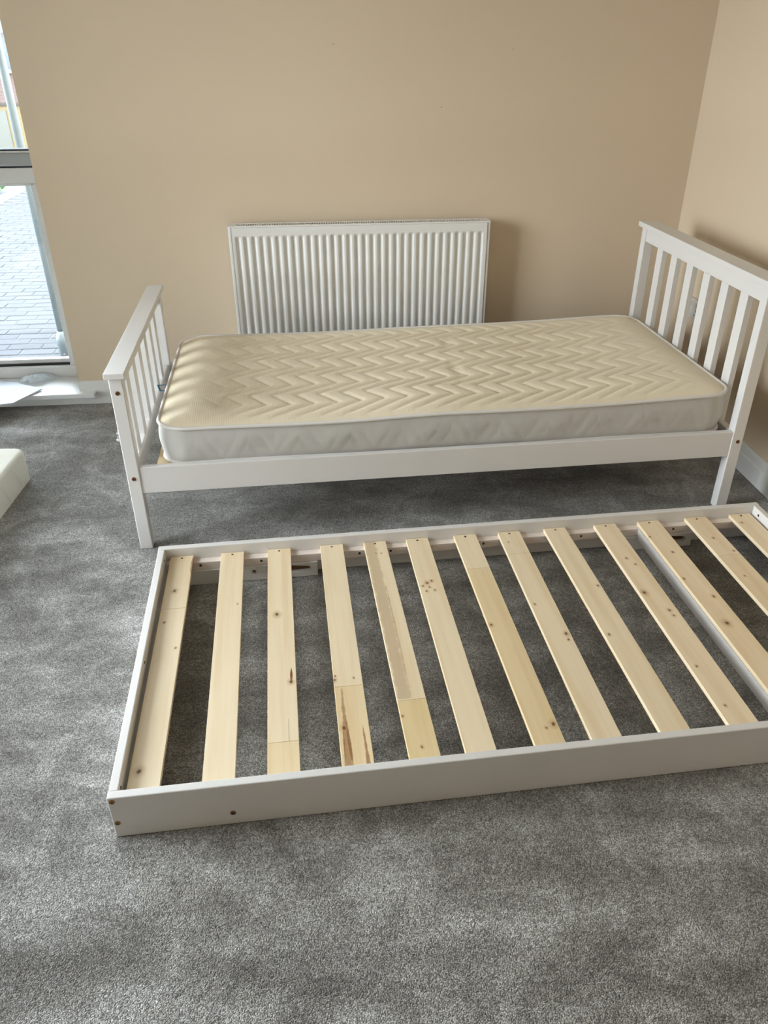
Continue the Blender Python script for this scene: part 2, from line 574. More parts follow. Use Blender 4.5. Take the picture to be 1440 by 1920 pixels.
# window boards: one T-shaped board each, nosing with horns past the opening
def board(name, outline, z0, z1, label):
    bm = bmesh.new()
    hexa(bm, [(x, y, z0) for x, y in outline], [(x, y, z1) for x, y in outline], bev=.004)
    struct(obj(name, bm, M['upvc']), label)
a, b2 = W1[0], W1[1]
board('trim_1', [(a - .07, WY - .052), (b2 + .071, WY - .052), (b2 + .071, WY - .0005), (b2 - .001, WY - .0005), (b2 - .001, WY + .20), (a + .001, WY + .20), (a + .001, WY - .0005), (a - .07, WY - .0005)],
      W1[2] - .022, W1[2], 'white window board with a projecting nosing')
a, b2 = W2[0], W2[1]
board('trim_2', [(LX + .052, a - .07), (LX + .052, b2 + .07), (LX + .0005, b2 + .07), (LX + .0005, b2 - .001), (LX - .20, b2 - .001), (LX - .20, a + .001), (LX + .0005, a + .001), (LX + .0005, a - .07)],
      W2[2] - .022, W2[2], 'white window board of the wide window')
bm = bmesh.new()
extrude_profile(bm, [(0, 0), (.016, 0), (.016, W1[2] - .0225), (0, W1[2] - .0225)], lambda a, d, h: (W1[0] - .4 + a, WY - d, h), W1[1] - W1[0] + .40)
struct(obj('trim_3', bm, M['gloss_white']), 'low white skirting under the window board')

# ------------------------------------------------------------ outside
bm = bmesh.new()
box(bm, -30, 20, -30, 10.9, OUT - .3, OUT - .008)
box(bm, -30, 20, 10.9, 45, OUT - 2.2, OUT - 1.9)
struct(obj('ground', bm, M['soil']), 'grey ground outside')
pav = bx('paving', (-2.95, .6, WY + TH + .02, 10.45, OUT - .05, OUT - .006), M['soil'])
struct(pav, 'pale grey block paving outside the window')
def visible_cost(x, y):
    v = Vector((x, y, OUT)) - CAM
    d = v.dot(fwd)
    u = 720 + F * v.dot(rgt) / d
    w = 960 - F * v.dot(upr) / d
    return d if (-15 < u < 150 and 335 < w < 705) else 100 + d
spots = []
row = 0
y = WY + TH + .07
while y < 10.4:
    x = -2.95 + .1 + (.1 if row % 2 else 0)
    while x < .5:
        spots.append((x, y))
        x += .2
    y += .1
    row += 1
spots.sort(key=lambda p: visible_cost(*p))
bm = bmesh.new()
box(bm, -.0975, .0975, -.0475, .0475, -.03, 0, bev=.004, seg=1)
pv = obj('paver', bm, M['paver'], pav)
for i, (x, y) in enumerate(spots[:290]):
    p = pv
    if i:
        p = pv.copy()
        COL.objects.link(p)
        p.parent = pav
    p.location = (x, y, OUT - random.uniform(0, .003))
verts, faces = [], []
for x, y in spots[290:]:
    k = len(verts)
    z = OUT - random.uniform(0, .003)
    for (sx, sy, zz) in ((-1, -1, z - .02), (1, -1, z - .02), (1, 1, z - .02), (-1, 1, z - .02), (-1, -1, z), (1, -1, z), (1, 1, z), (-1, 1, z)):
        verts.append((x + sx * .0965, y + sy * .0465, zz))
    faces += [(k + 4, k + 5, k + 6, k + 7), (k, k + 1, k + 5, k + 4), (k + 1, k + 2, k + 6, k + 5), (k + 2, k + 3, k + 7, k + 6), (k + 3, k, k + 4, k + 7)]
me = bpy.data.meshes.new('paver_field')
me.from_pydata(verts, [], faces)
me.materials.append(M['paver'])
pf = bpy.data.objects.new('paver_field', me)
COL.objects.link(pf)
pf.parent = pav
pf['kind'] = 'stuff'
kb = bx('kerb', (-3.08, -2.955, WY + TH + .1, 10.4, OUT - .1, OUT + .03), M['kerb'], None, .012)
struct(kb, 'pale concrete kerb along the paving')

# pole outside the glass
pl = empty('outdoor_pole', (-.822, 2.24, OUT))
tag(pl, 'pale blue grey upright pole with a collar standing outside the window', 'pole')
bm = bmesh.new()
tube(bm, [(0, 0, .05), (0, 0, 2.895)], .0205, 16)
obj('pole', bm, M['pole'], pl, True)
bm = bmesh.new()
tube(bm, [(0, 0, 0), (0, 0, .10), (0, 0, .11), (0, 0, .135), (0, 0, .15), (0, 0, .165), (0, 0, .185)], [.034, .034, .038, .038, .036, .03, .022], 20)
obj('collar', bm, M['pole'], pl, True)
bm = bmesh.new()
tube(bm, [(0, -.033, .06), (0, -.038, .06)], .005, 8)
obj('screw', bm, M['convector'], pl)

# house across the paving
HB = OUT - 1.9
hs = empty('house', (-6.6, 20, HB))
tag(hs, 'brick house with yellow lower courses and pink upper courses across the paving', 'house')
def hp(name, dims, mat, parent=hs, bev=0):
    return bx(name, dims, mat, parent, bev)
z1_, z2_, z3_ = .160 - HB, .850 - HB, 1.672 - HB
hp('wall', (-8, 9, 0, 6, 0, z1_), M['brick_yellow'])
hp('string_course', (-8, 9, -.03, 6, z1_, z1_ + .06), M['brick_dark'])
bm = bmesh.new()
box(bm, -8, 9, .0, 6, z1_ + .06, z2_)
box(bm, -8, -1.6, .0, 6, z2_, z3_)
box(bm, 1.4, 9, .0, 6, z2_, z3_)
box(bm, -8, 9, .0, 6, z3_, 8.4)
obj('wall', bm, M['brick_pink'], hs)
hp('lintel', (-1.8, 1.6, -.02, .3, z3_, z3_ + .9), M['stone'])
wd = empty('window')
wd.parent = hs
hp('pane', (-1.6, 1.4, .10, .14, z2_ + .08, z3_), M['house_pane'], wd)
hp('sill', (-1.65, 1.45, -.07, .15, z2_, z2_ + .08), M['stone'], wd)
for x in (-.62, .42):
    hp('mullion', (x, x + .06, .06, .10, z2_ + .08, z3_), M['gasket'], wd)
hp('door_panel', (-1.9, -.12, -.02, .01, 0, z1_ - .10), M['house_door'])
bm = bmesh.new()
hexa(bm, [(-8.3, -.5, 8.4), (9.3, -.5, 8.4), (9.3, 6.5, 8.4), (-8.3, 6.5, 8.4)], [(-8.3, 2.9, 11), (9.3, 2.9, 11), (9.3, 3.1, 11), (-8.3, 3.1, 11)])
obj('roof', bm, M['convector'], hs)

# shrub by the kerb
sh = empty('shrub', (-3.33, 8.5, OUT))
tag(sh, 'small green leafy shrub beside the kerb outside', 'shrub')
bm = bmesh.new()
for k in range(6):
    a = k * 1.05
    tube(bm, [(0, 0, 0), (.07 * math.cos(a), .07 * math.sin(a), .12), (.16 * math.cos(a), .16 * math.sin(a), .25)], [.012, .008, .004], 6)
obj('stem', bm, M['bark'], sh)
verts, faces = [], []
for k in range(420):
    a, u, r = random.uniform(0, 6.283), random.uniform(-1, 1), random.uniform(.55, 1) ** .5
    c = Vector((math.cos(a) * math.sqrt(1 - u * u) * .26, math.sin(a) * math.sqrt(1 - u * u) * .3, u * .17)) * r + Vector((0, 0, .18))
    n = Vector((random.gauss(0, 1), random.gauss(0, 1), random.gauss(.6, 1))).normalized()
    t1 = n.orthogonal().normalized()
    t2 = n.cross(t1)
    L = random.uniform(.025, .045)
    i = len(verts)
    verts += [c - t1 * L, c + t2 * L * .5, c + t1 * L, c - t2 * L * .5]
    faces.append((i, i + 1, i + 2, i + 3))
me = bpy.data.meshes.new('foliage')
me.from_pydata(verts, [], faces)
me.materials.append(M['leaf'])
fo = bpy.data.objects.new('foliage', me)
COL.objects.link(fo)
fo.parent = sh
fo['kind'] = 'stuff'

# ------------------------------------------------------------ radiator
RX, RW, RY, RZ0, RZ1 = .2643, 1.0785, 1.1575, .175, .7748
rad = empty('radiator', (RX, RY, RZ0))
tag(rad, 'white fluted panel radiator fixed to the cream wall', 'radiator')
RH = RZ1 - RZ0
NF = 32
bm = bmesh.new()
x0, x1 = .014, RW - .014
fx0, fx1 = .0247, RW - .021
pit = (fx1 - fx0) / NF
zs = [0.0, .018] + [.018 + .003 * k for k in range(1, 11)] + [.06 + .03 * k for k in range(0, 16)] + [RH - .066 + .003 * k for k in range(1, 12)] + [RH - .018, RH - .006]
zs = sorted(set(round(z, 5) for z in zs))
xs = [x0]
for k in range(NF):
    for q in range(12):
        xs.append(fx0 + pit * (k + q / 12))
xs += [fx1, x1]
def flute(x, z):
    if x <= fx0 or x >= fx1: return 0
    u = ((x - fx0) / pit) % 1.0
    # recessed channel between ribs
    def st(e0, e1, v):
        t = max(0, min(1, (v - e0) / (e1 - e0)))
        return t * t * (3 - 2 * t)
    ch = st(.04, .24, u) * (1 - st(.52, .76, u))
    env = st(.012, .028, z) * (1 - st(RH - .052, RH - .036, z))
    return .0085 * ch * env
grid = [[bm.verts.new((x, flute(x, z), z)) for x in xs] for z in zs]
for j in range(len(zs) - 1):
    for i in range(len(xs) - 1):
        bm.faces.new((grid[j][i], grid[j][i + 1], grid[j + 1][i + 1], grid[j + 1][i]))
# rolled lip round the panel
rim = [grid[0][i] for i in range(len(xs))] + [grid[j][-1] for j in range(1, len(zs))] + [grid[-1][i] for i in range(len(xs) - 2, -1, -1)] + [grid[j][0] for j in range(len(zs) - 2, 0, -1)]
back = [bm.verts.new((v.co.x, .014, v.co.z)) for v in rim]
n = len(rim)
for i in range(n):
    bm.faces.new((rim[(i + 1) % n], rim[i], back[i], back[(i + 1) % n]))
fp = obj('front_panel', bm, M['radiator'], rad, True)
fp.data.set_sharp_from_angle(angle=math.radians(50)) if hasattr(fp.data, 'set_sharp_from_angle') else None
DEP = .075
for a, bb in ((0, .012), (RW - .012, RW)):
    bm = bmesh.new()
    box(bm, a, bb, .004, DEP, .02, RH - .002, bev=.003)
    obj('side_panel', bm, M['radiator'], rad)
bx('convector_fins', (.03, RW - .03, .018, DEP - .012, .03, RH - .045), M['dark'], rad)  # near-black colour paints the shade below the grille slots
bx('back_panel', (.014, RW - .014, DEP - .010, DEP, 0, RH - .006), M['radiator'], rad, .002)
# top grille: frame with slots
bm = bmesh.new()
g0, g1 = RH - .006, RH
box(bm, .0, RW, .004, .022, g0, g1, bev=.0015)
box(bm, .0, RW, .052, DEP, g0, g1, bev=.0015)
box(bm, .0, .033, .022, .052, g0, g1)
box(bm, RW - .033, RW, .022, .052, g0, g1)
ns = 105
for k in range(ns):
    x = .033 + (RW - .066) * (k + .62) / ns
    box(bm, x - .0016, x + .0021, .020, .054, g0 + .001, g1 - .0008)
obj('top_grille', bm, M['radiator'], rad)
for x in (.16, RW - .2):
    bx('wall_bracket', (x, x + .04, DEP, WY - RY - .001, .08, RH - .08), M['radiator'], rad)
for x in (-.02, RW + .02):
    bm = bmesh.new()
    xi = .02 if x < 0 else RW - .02
    tube(bm, [(xi, .04, .03), (x, .04, .03)], .011, 10)
    tube(bm, [(x, .04, .05), (x, .04, -RZ0 + .002)], .0075, 10)
    obj('valve_pipe', bm, M['radiator'], rad, True)

# ------------------------------------------------------------ wall socket
so = empty('wall_socket', (WX, 1.046, .397))
tag(so, 'white double power socket on the wall behind the headboard', 'socket')
bx('face_plate', (-.009, 0, -.146, 0, 0, .086), M['socket'], so, .003)
for yy in (-.052, -.098):
    sw = bx('switch', (-.013, -.008, yy - .011, yy + .011, .054, .070), M['socket'], so, .002)
for yy in (-.036, -.110):
    for (a, z, hh) in ((0, .040, .010), (-.011, .022, .005), (.011, .022, .005)):
        bx('pin_hole', (-.0093, -.0085, yy + a - .0035, yy + a + .0035, z - hh / 2, z + hh / 2), M['hole'], so)

# ------------------------------------------------------------ single bed
BR = .0367
L, W = 2.0064, .9375
ZRT, ZRB, ZF, ZH = .2931, .2028, .6024, .7891
bed = empty('bed_frame', (0, 0, 0), BR)
tag(bed, 'white painted wooden single bed frame with slatted headboard and footboard', 'bed')
WWm = M['white_wood']
PW, PD = .039, .037
def bolt(parent, p, ax, r=.0065, mat='copper'):
    """domed bolt head with a hex socket; ax is the outward axis"""
    p, ax = Vector(p), Vector(ax)
    bm = bmesh.new()
    tube(bm, [p - ax * .004, p + ax * .0012, p + ax * .0022], [r, r, r * .72], 14)
    o = obj('bolt', bm, M[mat], parent)
    bm = bmesh.new()
    tube(bm, [p + ax * .0015, p + ax * .0026], r * .42, 6)
    obj('hex_socket', bm, M['hole'], o)
    return o
# posts
def post(x0, y0, z1):
    return bx('post', (x0, x0 + PW, y0, y0 + PD, 0, z1), WWm, bed, .0025)
pf1 = post(0, 0, ZF - .017)
pf2 = post(0, W - PD, ZF - .017)
ph1 = post(L - PW, 0, ZH - .019)
ph2 = post(L - PW, W - PD, ZH - .019)
bx('footboard_cap', (-.009, .050, -.012, W + .018, ZF - .0175, ZF), WWm, bed, .002)
bx('headboard_cap', (L - .050, L + .022, -.012, W + .018, ZH - .0195, ZH), WWm, bed, .002)
FX0, FX1 = .010, .030
HX0, HX1 = L - .034, L - .013
bx('footboard_top_rail', (FX0, FX1, PD, W - PD, .545, ZF - .0175), WWm, bed, .001)
bx('headboard_top_rail', (HX0, HX1, PD, W - PD, .719, ZH - .0195), WWm, bed, .001)
bx('footboard_low_rail', (FX0 - .001, FX1 + .004, PD, W - PD, .232, .298), WWm, bed, .006)
bx('headboard_low_rail', (HX0 - .004, HX1, PD, W - PD, .232, .287), WWm, bed, .003)
for yc in (.1325, .2575, .383, .511, .639, .761):
    bx('spindle', (FX0 + .001, FX1 - .001, yc - .0235, yc + .0235, .29, .552), WWm, bed, .001)
    bx('spindle', (HX0, HX1 - .001, yc - .0235, yc + .0235, .28, .722), WWm, bed, .001)
# side rails
bx('side_rail', (PW - .001, L - PW + .001, .003, .024, ZRB, ZRT), WWm, bed, .002)
bx('side_rail', (PW - .001, L - PW + .001, W - .024, W - .003, ZRB, ZRT), WWm, bed, .002)
bx('slat_ledger', (PW + .01, L - PW - .01, .024, .046, .232, .256), WWm, bed, .001)
bx('slat_ledger', (PW + .01, L - PW - .01, W - .046, W - .024, .232, .256), WWm, bed, .001)
bed_pine = pine('bed_slat_pine', (.80, .64, .40), [(.135, .26, .010), (.125, .12, .006), (.14, .40, .009)], None, None,
                [(.118, .006, .03, .5, .01, (.40, .22, .09), .5, 'both')])
for k in range(13):
    x = .082 + k * .1455
    bx('slat', (x, x + .068, .026, W - .026, .256, .268), bed_pine, bed, .001)
for z in (.539, .257):
    bolt(bed, (.0195, 0, z), (0, -1, 0))
bolt(bed, (L - .0175, 0, .258), (0, -1, 0))
for z in (.257, .539):
    bolt(bed, (.0195, W, z), (0, 1, 0))

# ------------------------------------------------------------ mattress on the bed
ML, MW, MR = 1.854, .876, .085
MX, MY, MZ = .104, .030, .2685
mat_root = empty('mattress', (MX * math.cos(BR) - MY * math.sin(BR), MX * math.sin(BR) + MY * math.cos(BR), MZ), BR)
tag(mat_root, 'cream zigzag quilted mattress with white piped border lying on the white bed frame', 'mattress')
def yext(x, r=MR, l=ML, w=MW):
    d = 0
    if x < r: d = r - math.sqrt(max(0, r * r - (r - x) ** 2))
    elif x > l - r: d = r - math.sqrt(max(0, r * r - (x - l + r) ** 2))
    return d, w - d
def sstep(e0, e1, v):
    t = max(0, min(1, (v - e0) / (e1 - e0)))
    return t * t * (3 - 2 * t)
def zig(y):
    u = (y - .216 + MY) / .160
    k = math.floor(u)
    f = u - k
    return k * .085 + (.145 * f / .52 if f < .52 else .145 - .060 * (f - .52) / .48)
def zslope(y):
    u = (y - .216 + MY) / .160
    f = u - math.floor(u)
    return (.145 / .0832) if f < .52 else (-.06 / .0768)
def edge_z(x, y):
    z = .133 + .014 * sstep(.9, 1.8, x) + .0025 * math.sin(x * 7.0 + 1.0) + .004 * math.exp(-((x - .85) / .18) ** 2) * (1 - sstep(.0, .4, y))
    return z
def top_z(x, y):
    a, b2 = yext(x)
    d = min(x, ML - x, y - a, b2 - y)
    d = max(d, 0)
    t = min(d / .13, 1)
    z = edge_z(x, y) + .020 * (1 - (1 - t) ** 2.2)
    ph = (x + MX - .381 - zig(y)) / .0757
    q = abs(ph - round(ph)) * .0757 / math.sqrt(1 + zslope(y) ** 2)
    dy_ = min(y - a, b2 - y)
    amp = .0062 * sstep(.012, .06, dy_) * sstep(.03, .16, min(x, ML - x)) * (.06 + .94 * sstep(.10, .36, x) * (1 - .55 * sstep(1.35, 1.8, x)))
    puff = 1 - math.exp(-(q / .0068) ** 1.2)
    z += amp * (puff - .8)
    # creases where the quilt buckles, and soft undulation
    c = x - 1.0 - .13 * (y - .4) - .02 * math.sin(y * 9)
    z -= .0042 * math.exp(-(c / .02) ** 2) * sstep(.08, .25, d) * (.5 + .5 * math.sin(y * 23))
    z += .0028 * math.sin(x * 9 + 3 * y) * math.sin(y * 8 + 1) * t
    z += .003 * math.sin(x * 3.1) * t
    # pull marks at the foot end
    e = x / .16
    if e < 1:
        z += .0022 * (1 - e) * e * 4 * math.sin(y * 30 + 2 * math.sin(y * 11))
    return z
NX, NY = 400, 200
def gx(i):
    t = i / NX
    return ML * t
verts, faces = [], []
for i in range(NX + 1):
    x = gx(i)
    if i < 20: x = MR * (1 - math.cos(math.pi / 2 * i / 20))
    elif i > NX - 20: x = ML - MR * (1 - math.cos(math.pi / 2 * (NX - i) / 20))
    else: x = MR + (ML - 2 * MR) * (i - 20) / (NX - 40)
    a, b2 = yext(x)
    for j in range(NY + 1):
        y = a + (b2 - a) * j / NY
        verts.append((x, y, top_z(x, y)))
for i in range(NX):
    for j in range(NY):
        k = i * (NY + 1) + j
        faces.append((k, k + NY + 1, k + NY + 2, k + 1))
me = bpy.data.meshes.new('quilted_top')
me.from_pydata(verts, [], faces)
me.materials.append(M['mattress_top'])
for p in me.polygons: p.use_smooth = True
qt = bpy.data.objects.new('quilted_top', me)
COL.objects.link(qt)
qt.parent = mat_root
qt['label'] = 'cream quilted top with zigzag stitching'
loop = [i * (NY + 1) for i in range(NX + 1)] + [NX * (NY + 1) + j for j in range(1, NY + 1)] + [i * (NY + 1) + NY for i in range(NX - 1, -1, -1)] + [j for j in range(NY - 1, 0, -1)]
rim = [Vector(verts[k]) for k in loop]
# outward normals of the rim
def outward(pts):
    res = []
    n = len(pts)
    for i in range(n):
        d = pts[(i + 1) % n] - pts[i - 1]
        v = Vector((d.y, -d.x, 0))
        res.append(v.normalized() if v.length > 1e-9 else Vector((0, 0, 0)))
    return res
onrm = outward(rim)
rows = 10
verts, faces = [], []
n = len(rim)
s_acc = 0
arc = [0]
for i in range(1, n):
    s_acc += (rim[i] - rim[i - 1]).length
    arc.append(s_acc)
for r in range(rows + 1):
    t = r / rows
    for i in range(n):
        p, o_ = rim[i], onrm[i]
        z = p.z * (1 - t) + .004 * t
        bul = .009 * math.sin(math.pi * t) - .010 * t * t
        s = arc[i]
        # stitched chevrons on the border
        u = (s / .16) % 1.0
        tri = abs(u - .5) * 2
        q = abs(((t * .9 + tri * .9) * 1.0) % .5 - .25)
        st = -.0017 * math.exp(-(q / .035) ** 2) * math.sin(math.pi * t)
        wr = .0014 * math.sin(s * 31 + 5 * t) * math.sin(s * 13) * math.sin(math.pi * t)
        verts.append(p.xy.to_3d() + o_ * (bul + st + wr) + Vector((0, 0, z)))
for r in range(rows):
    for i in range(n):
        a = r * n + i
        b2 = r * n + (i + 1) % n
        faces.append((b2, a, a + n, b2 + n))
faces.append(tuple(range(rows * n, rows * n + n)))
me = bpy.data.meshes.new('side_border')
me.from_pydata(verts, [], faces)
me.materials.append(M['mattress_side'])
for p in me.polygons: p.use_smooth = len(p.vertices) < 6
sb = bpy.data.objects.new('side_border', me)
COL.objects.link(sb)
sb.parent = mat_root
sb['label'] = 'white stitched border panel'
sub = list(range(0, n, 3))
bm = bmesh.new()
tube(bm, [rim[i] + onrm[i] * .002 + Vector((0, 0, -.001)) for i in sub], .0062, 8, True)
obj('piping', bm, M['piping'], mat_root, True)
bm = bmesh.new()
tube(bm, [Vector((rim[i].x, rim[i].y, .014 + .003 * math.sin(arc[i] * 5))) - onrm[i] * .002 for i in sub], .0062, 8, True)
obj('piping', bm, M['piping'], mat_root, True)
# care tag
tg = empty('care_tag')
tg.parent = mat_root
tg.location = (.002, .385, .118)
tg.rotation_euler = (.25, .15, .35)
bx('tag_cloth', (-.042, 0, -.018, .018, 0, .0012), M['tag'], tg)
bm = bmesh.new()
box(bm, -.0425, -.037, -.0185, .0185, -.0002, .0016)
box(bm, -.0425, 0, .0135, .0185, -.0002, .0016)
box(bm, -.0425, 0, -.0185, -.0145, -.0002, .0016)
obj('tag_border', bm, M['tag_blue'], tg)
# flatten to two levels: tag parts hang under the tag
tg['label'] = 'small white tag with blue border'

# ------------------------------------------------------------ trundle
TX, TY, TR = .1408, -1.0904, .0434
TL, TW, THh = 1.9046, .9194, .1181
tru = empty('trundle_frame', (TX, TY, 0), TR)
tag(tru, 'low white trundle frame with bare pine slats on the grey carpet', 'trundle bed')
RT = .0195
bx('front_rail', (0, TL, 0, RT, .001, THh), WWm, tru, .0022)
bx('back_rail', (0, TL, TW - RT, TW, .001, THh), WWm, tru, .0022)
el = bx('end_rail', (.0005, RT, RT, TW - RT, .001, THh - .001), WWm, tru, .002)
er = bx('end_rail', (TL - RT - .0005, TL - .0005, RT, TW - RT, .001, THh - .001), WWm, tru, .002)
ZS = .0902
ledg_b = bx('slat_ledger', (RT, TL - RT, TW - RT - .024, TW - RT, .052, ZS - .0125), M['ledger'], tru, .0012)
ledg_f = bx('slat_ledger', (RT, TL - RT, RT, RT + .024, .052, ZS - .0125), M['ledger'], tru, .0012)
xb = [.034, .182, .321, .480, .613, .745, .895, 1.036, 1.184, 1.348, 1.493, 1.653, 1.805]
xf = [.028, .181, .316, .473, .618, .741, .895, 1.024, 1.182, 1.343, 1.490, 1.651, 1.802]
wd_ = [.067, .068, .069, .069, .068, .068, .069, .069, .070, .071, .071, .072, .071]
KN = {1: [(.061, .724, .008), (.047, .586, .004), (.087, .478, .004), (.048, .088, .009)],
      2: [(.237, .641, .003)], 3: [(.344, .579, .009), (.374, .315, .007)],
      4: [(.478, .306, .005), (.480, .319, .003), (.524, .308, .003), (.487, .150, .008)],
      5: [(.622, .169, .004), (.650, .073, .004), (.644, .835, .003), (.660, .833, .003)],
      6: [(.769, .665, .007), (.755, .651, .004), (.783, .673, .005), (.773, .644, .004), (.785, .629, .004), (.762, .627, .004)],
      7: [(.902, .457, .006), (.954, .098, .008), (.935, .089, .004)],
      8: [(1.054, .84, .003), (1.043, .528, .004), (1.087, .397, .007), (1.085, .374, .004)],
      9: [(1.244, .586, .005), (1.195, .378, .005)],
      10: [(1.378, .705, .005), (1.391, .672, .004), (1.36, .537, .009), (1.394, .453, .006), (1.395, .430, .005), (1.362, .234, .004), (1.365, .1, .004)],
      11: [(1.497, .809, .004), (1.529, .718, .005), (1.499, .585, .005), (1.542, .495, .006), (1.52, .381, .010)],
      12: [(1.687, .774, .005), (1.713, .699, .004), (1.678, .573, .004)], 13: [(1.821, .847, .005)]}
SEAM = {1: .643, 3: .128, 4: .282, 5: .218, 7: .716, 8: .776, 12: .681}
PALE, YEL, PINK = (.89, .75, .54), (.84, .68, .43), (.84, .69, .48)
TONE2 = {1: PALE, 3: YEL, 4: YEL, 5: (.80, .635, .36), 7: (.82, .66, .41), 8: PALE, 12: PINK}
BRN = (.30, .155, .06)
STREAK = {1: [(.100, .005, .79, .90, .0, BRN, .8, 'both')],
          3: [(.374, .0035, .305, .365, .03, (.22, .08, .03), 1.2, 'both'), (.364, .0008, .128, .195, .0, (.3, .2, .1), .6, 'none')],
          4: [(.487, .0115, .03, .280, .02, (.36, .20, .09), .95, 'top'), (.497, .004, .03, .19, -.03, (.26, .11, .04), 1.0, 'both'), (.481, .002, .04, .16, .03, (.26, .11, .04), .9, 'both'), (.530, .006, .03, .155, -.01, (.38, .20, .09), .9, 'top')],
          5: [(.636, .019, .222, .95, -.006, (.50, .36, .22), .62, 'none'), (.652, .003, .222, .7, .0, (.46, .32, .19), .55, 'both')]}
for k in range(13):
    i = k + 1
    m_ = pine('pine_slat_%d' % i, PALE if i not in (10, 11, 12, 13) else (.90, .745, .535), KN.get(i, ()), SEAM.get(i), TONE2.get(i), STREAK.get(i, ()))
    bm = bmesh.new()
    yb, yf = TW - RT - .001, RT + .001
    def xat(y):
        t = (y - .046) / (.901 - .046)
        return xf[k] + (xb[k] - xf[k]) * t
    segs = [(yf, yb)]
    if i in SEAM:
        segs = [(yf, SEAM[i] - .0004), (SEAM[i] + .0004, yb)]
    w_ = wd_[k]
    dz = random.uniform(-.0006, .0006)
    for (ya, yc) in segs:
        bt = [(xat(ya), ya, ZS - .012 + dz), (xat(ya) + w_, ya, ZS - .012 + dz), (xat(yc) + w_, yc, ZS - .012 + dz), (xat(yc), yc, ZS - .012 + dz)]
        hexa(bm, bt, [(p[0], p[1], ZS + dz) for p in bt], bev=.0007)
    sl = obj('slat', bm, m_, tru)
    # countersunk screw at each end
    for ys in (yb - .012, yf + .012):
        bm = bmesh.new()
        xc = xat(ys) + w_ * .5
        tube(bm, [(xc, ys, ZS + dz - .002), (xc, ys, ZS + dz + .0004)], .0035, 9)
        obj('screw', bm, M['hole'], sl)
# white cross batten under the eleventh slat
bx('cross_batten', (1.489, 1.512, RT + .024, TW - RT - .024, .040, ZS - .0135), WWm, tru, .001)
# ledger screws
for x in (.598, .694, .986, 1.302, 1.609, .30, .12):
    bm = bmesh.new()
    yy = TW - RT - .024
    tube(bm, [(x, yy + .002, .067), (x, yy - .0008, .067)], .004, 9)
    obj('screw', bm, M['hole'], ledg_b)
# castor brackets on the back rail: board with a keyhole slot
def bracket(x0, x1, flip=False):
    yy = TW - RT - .030
    r = .0095
    cx_, cz_ = x1 - .030, .030
    slot = [(cx_ + r * math.sin(a), cz_ - r * math.cos(a)) for a in [math.pi * k / 8 for k in range(9)]]
    slot = [(cx_ - .085, cz_ - .012)] + slot + [(cx_ - .085, cz_ + .0195)]
    hr = .007
    hx = x0 + .245 if not flip else x0 + .10
    hole = [(hx + hr * math.cos(a), .032 + hr * math.sin(a)) for a in [2 * math.pi * k / 12 for k in range(12)]]
    bm = bmesh.new()
    plate(bm, [(x0, .002), (x1, .002), (x1, .051), (x0, .051)], [slot, hole], lambda a, c, d: (a, yy + d, c), .014)
    o = obj('castor_bracket', bm, WWm, tru)
    bx('slot_lining', (x0 + .002, x1 - .002, yy + .0142, TW - RT - .0005, .003, .050), M['raw_wood_dark'], o)
    bm = bmesh.new()
    # rounded lining ring that deepens the slot
    bx('end_block', (x1 - .0155, x1 - .002, yy + .014, TW - RT - .0003, .003, .0505), WWm, o)
    bm.free()
    return o
bracket(.030, .468)
bracket(1.41, 1.676, True)
# bolts
for x, z in ((.0095, .108), (.0095, .044)):
    bolt(tru, (x, 0, z), (0, -1, 0), .006, 'brass')
bolt(tru, (.241, 0, .036), (0, -1, 0), .006, 'copper')
bolt(tru, (1.62, 0, .036), (0, -1, 0), .006, 'copper')
for x in (TL - .0095,):
    for z in (.108, .044):
        bolt(tru, (x, 0, z), (0, -1, 0), .006, 'brass')
for rail, xx, ax in ((er, TL - RT - .0005, (-1, 0, 0)), (el, RT, (1, 0, 0))):
    for yy in (.04, .42, TW - .055):
        bm = bmesh.new()
        p = Vector((xx, yy, .101))
        a_ = Vector(ax)
        tube(bm, [p - a_ * .002, p + a_ * .0006], .0042, 10)
        obj('screw_hole', bm, M['hole'], rail)

# ------------------------------------------------------------ spare mattress on the floor
sp = empty('mattress', (-.499, .552, 0), -.062)
tag(sp, 'plain ivory mattress lying flat on the carpet near the window', 'mattress')
bm = bmesh.new()
SL, SW, SH = 1.80, .88, .122
t = bmesh.new()
bmesh.ops.create_cube(t, size=1)
for v in t.verts:
    v.co = Vector(((v.co.x - .5) * SW, (v.co.y - .5) * SL, (v.co.z + .5) * SH))
ve = [e for e in t.edges if abs(e.verts[0].co.z - e.verts[1].co.z) > .01]
bmesh.ops.bevel(t, geom=ve, offset=.035, segments=6, affect='EDGES', profile=.5)
te = [e for e in t.edges if e.verts[0].co.z > SH - .001 and e.verts[1].co.z > SH - .001 and len([f for f in e.link_faces if abs(f.normal.z) > .9]) == 1]
bmesh.ops.bevel(t, geom=te, offset=.016, segments=4, affect='EDGES', profile=.5)
merge(bm, t)
bmesh.ops.subdivide_edges(bm, edges=[e for e in bm.edges if e.calc_length() > .25], cuts=40, use_grid_fill=True)
for v in bm.verts:
    c = v.co
    if .012 < c.z < SH - .03:
        pass
obj('body', bm, M['spare_top'], sp, False)
for p in sp.children[0].data.polygons:
    p.use_smooth = True
sp.children[0].data.set_sharp_from_angle(angle=math.radians(40))
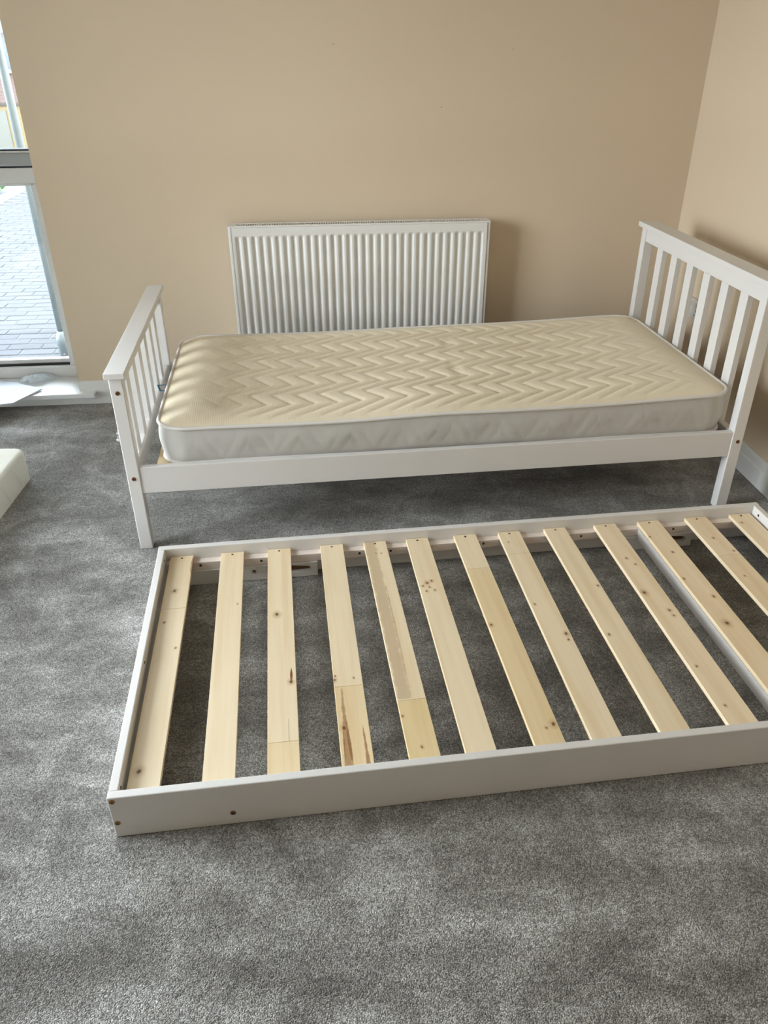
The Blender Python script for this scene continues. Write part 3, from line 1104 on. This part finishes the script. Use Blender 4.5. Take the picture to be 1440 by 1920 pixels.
# loose pleats of the cover down the near side
for k, (yy, ww) in enumerate(((-.09, .011), (-.20, .014), (-.33, .012), (-.47, .015), (-.60, .012))):
    t = bmesh.new()
    rows_ = []
    for a in range(9):
        u = a / 8
        prof = []
        for z in (.006, .03, .06, .085, .104):
            prof.append(t.verts.new((.0005 + .0045 * math.sin(math.pi * u) * math.sin(math.pi * min(1, z / .108)), yy - z * .45 + (u - .5) * ww * 2.4, z)))
        rows_.append(prof)
    for a in range(8):
        for c_ in range(4):
            t.faces.new((rows_[a][c_], rows_[a + 1][c_], rows_[a + 1][c_ + 1], rows_[a][c_ + 1]))
    o = obj('cover_pleat', t, M['spare_top'], sp, True)

# ------------------------------------------------------------ things on the window board
bm = bmesh.new()
pts = [(-.649, 1.27), (-.86, 1.414), (-1.20, 1.42), (-1.24, 1.16), (-.783, 1.111), (-.731, 1.123)]
def cz(x, y):
    return .0625 + .010 * sstep(1.19, 1.10, y) * 0 + .004 * sstep(-.75, -.65, x)
t = bmesh.new()
lo = [t.verts.new((x, y, cz(x, y))) for x, y in pts]
hi = [t.verts.new((x, y, cz(x, y) + .005)) for x, y in pts]
t.faces.new(lo)
t.faces.new(list(reversed(hi)))
for i in range(len(pts)):
    t.faces.new((lo[i], lo[(i + 1) % len(pts)], hi[(i + 1) % len(pts)], hi[i]))
merge(bm, t)
o = obj('card_sheet', bm, M['card'])
tag(o, 'pale grey card sheet lying on the window board and overhanging its edge', 'card')
# crumpled bag
bm = bmesh.new()
NXb, NYb = 36, 20
rnd = random.Random(7)
ph = [(rnd.uniform(20, 110), rnd.uniform(20, 110), rnd.uniform(0, 6)) for _ in range(9)]
vb = []
for i in range(NXb + 1):
    u = i / NXb
    row_ = []
    for j in range(NYb + 1):
        v = j / NYb
        hw = .050 * math.sin(math.pi * min(1, (u * .88 + .10))) ** .6 * (1 - .45 * sstep(.6, 1, u)) + .004
        x = -.775 + .165 * u
        yc = 1.386 - .004 * math.sin(u * 6) + .02 * u
        y = yc + hw * (2 * v - 1)
        dome = max(0, 1 - (2 * v - 1) ** 2) ** .6 * math.sin(math.pi * min(1, u * .9 + .06)) ** .7
        cr = 1.6 * sum(math.sin(a * u * .8 + b_ * v * .35 + c_) for a, b_, c_ in ph) / 9
        z = .074 + (.015 * dome + .011 * dome * abs(cr)) * (1 - .7 * sstep(.55, 1, u))
        row_.append(bm.verts.new((x + .004 * cr, y, z - .0045 * sstep(.75, 1, u))))
    vb.append(row_)
for i in range(NXb):
    for j in range(NYb):
        bm.faces.new((vb[i][j], vb[i + 1][j], vb[i + 1][j + 1], vb[i][j + 1]))
bo = bmesh.ops.solidify(bm, geom=list(bm.faces), thickness=.0015)
o = obj('plastic_bag', bm, M['bag'], None, False)
tag(o, 'small crumpled white plastic bag lying on the grey card sheet', 'bag')

# small white fittings on the carpet behind the bed post
for (x, y, r, lab) in ((-.246, .905, .0, 'tiny white plastic fitting on the carpet behind the footboard post, nearer the skirting'), (-.232, .838, .6, 'tiny white plastic fitting on the carpet behind the footboard post, further from the skirting')):
    bm = bmesh.new()
    tube(bm, [(0, 0, .0), (0, 0, .004), (0, 0, .006), (0, 0, .018), (0, 0, .020)], [.013, .013, .007, .007, .005], 12)
    o = obj('plastic_fitting', bm, M['upvc'])
    o.location = (x, y, 0)
    o.rotation_euler = (0, 0, r)
    tag(o, lab, 'fitting', 'white plastic fittings on the carpet')
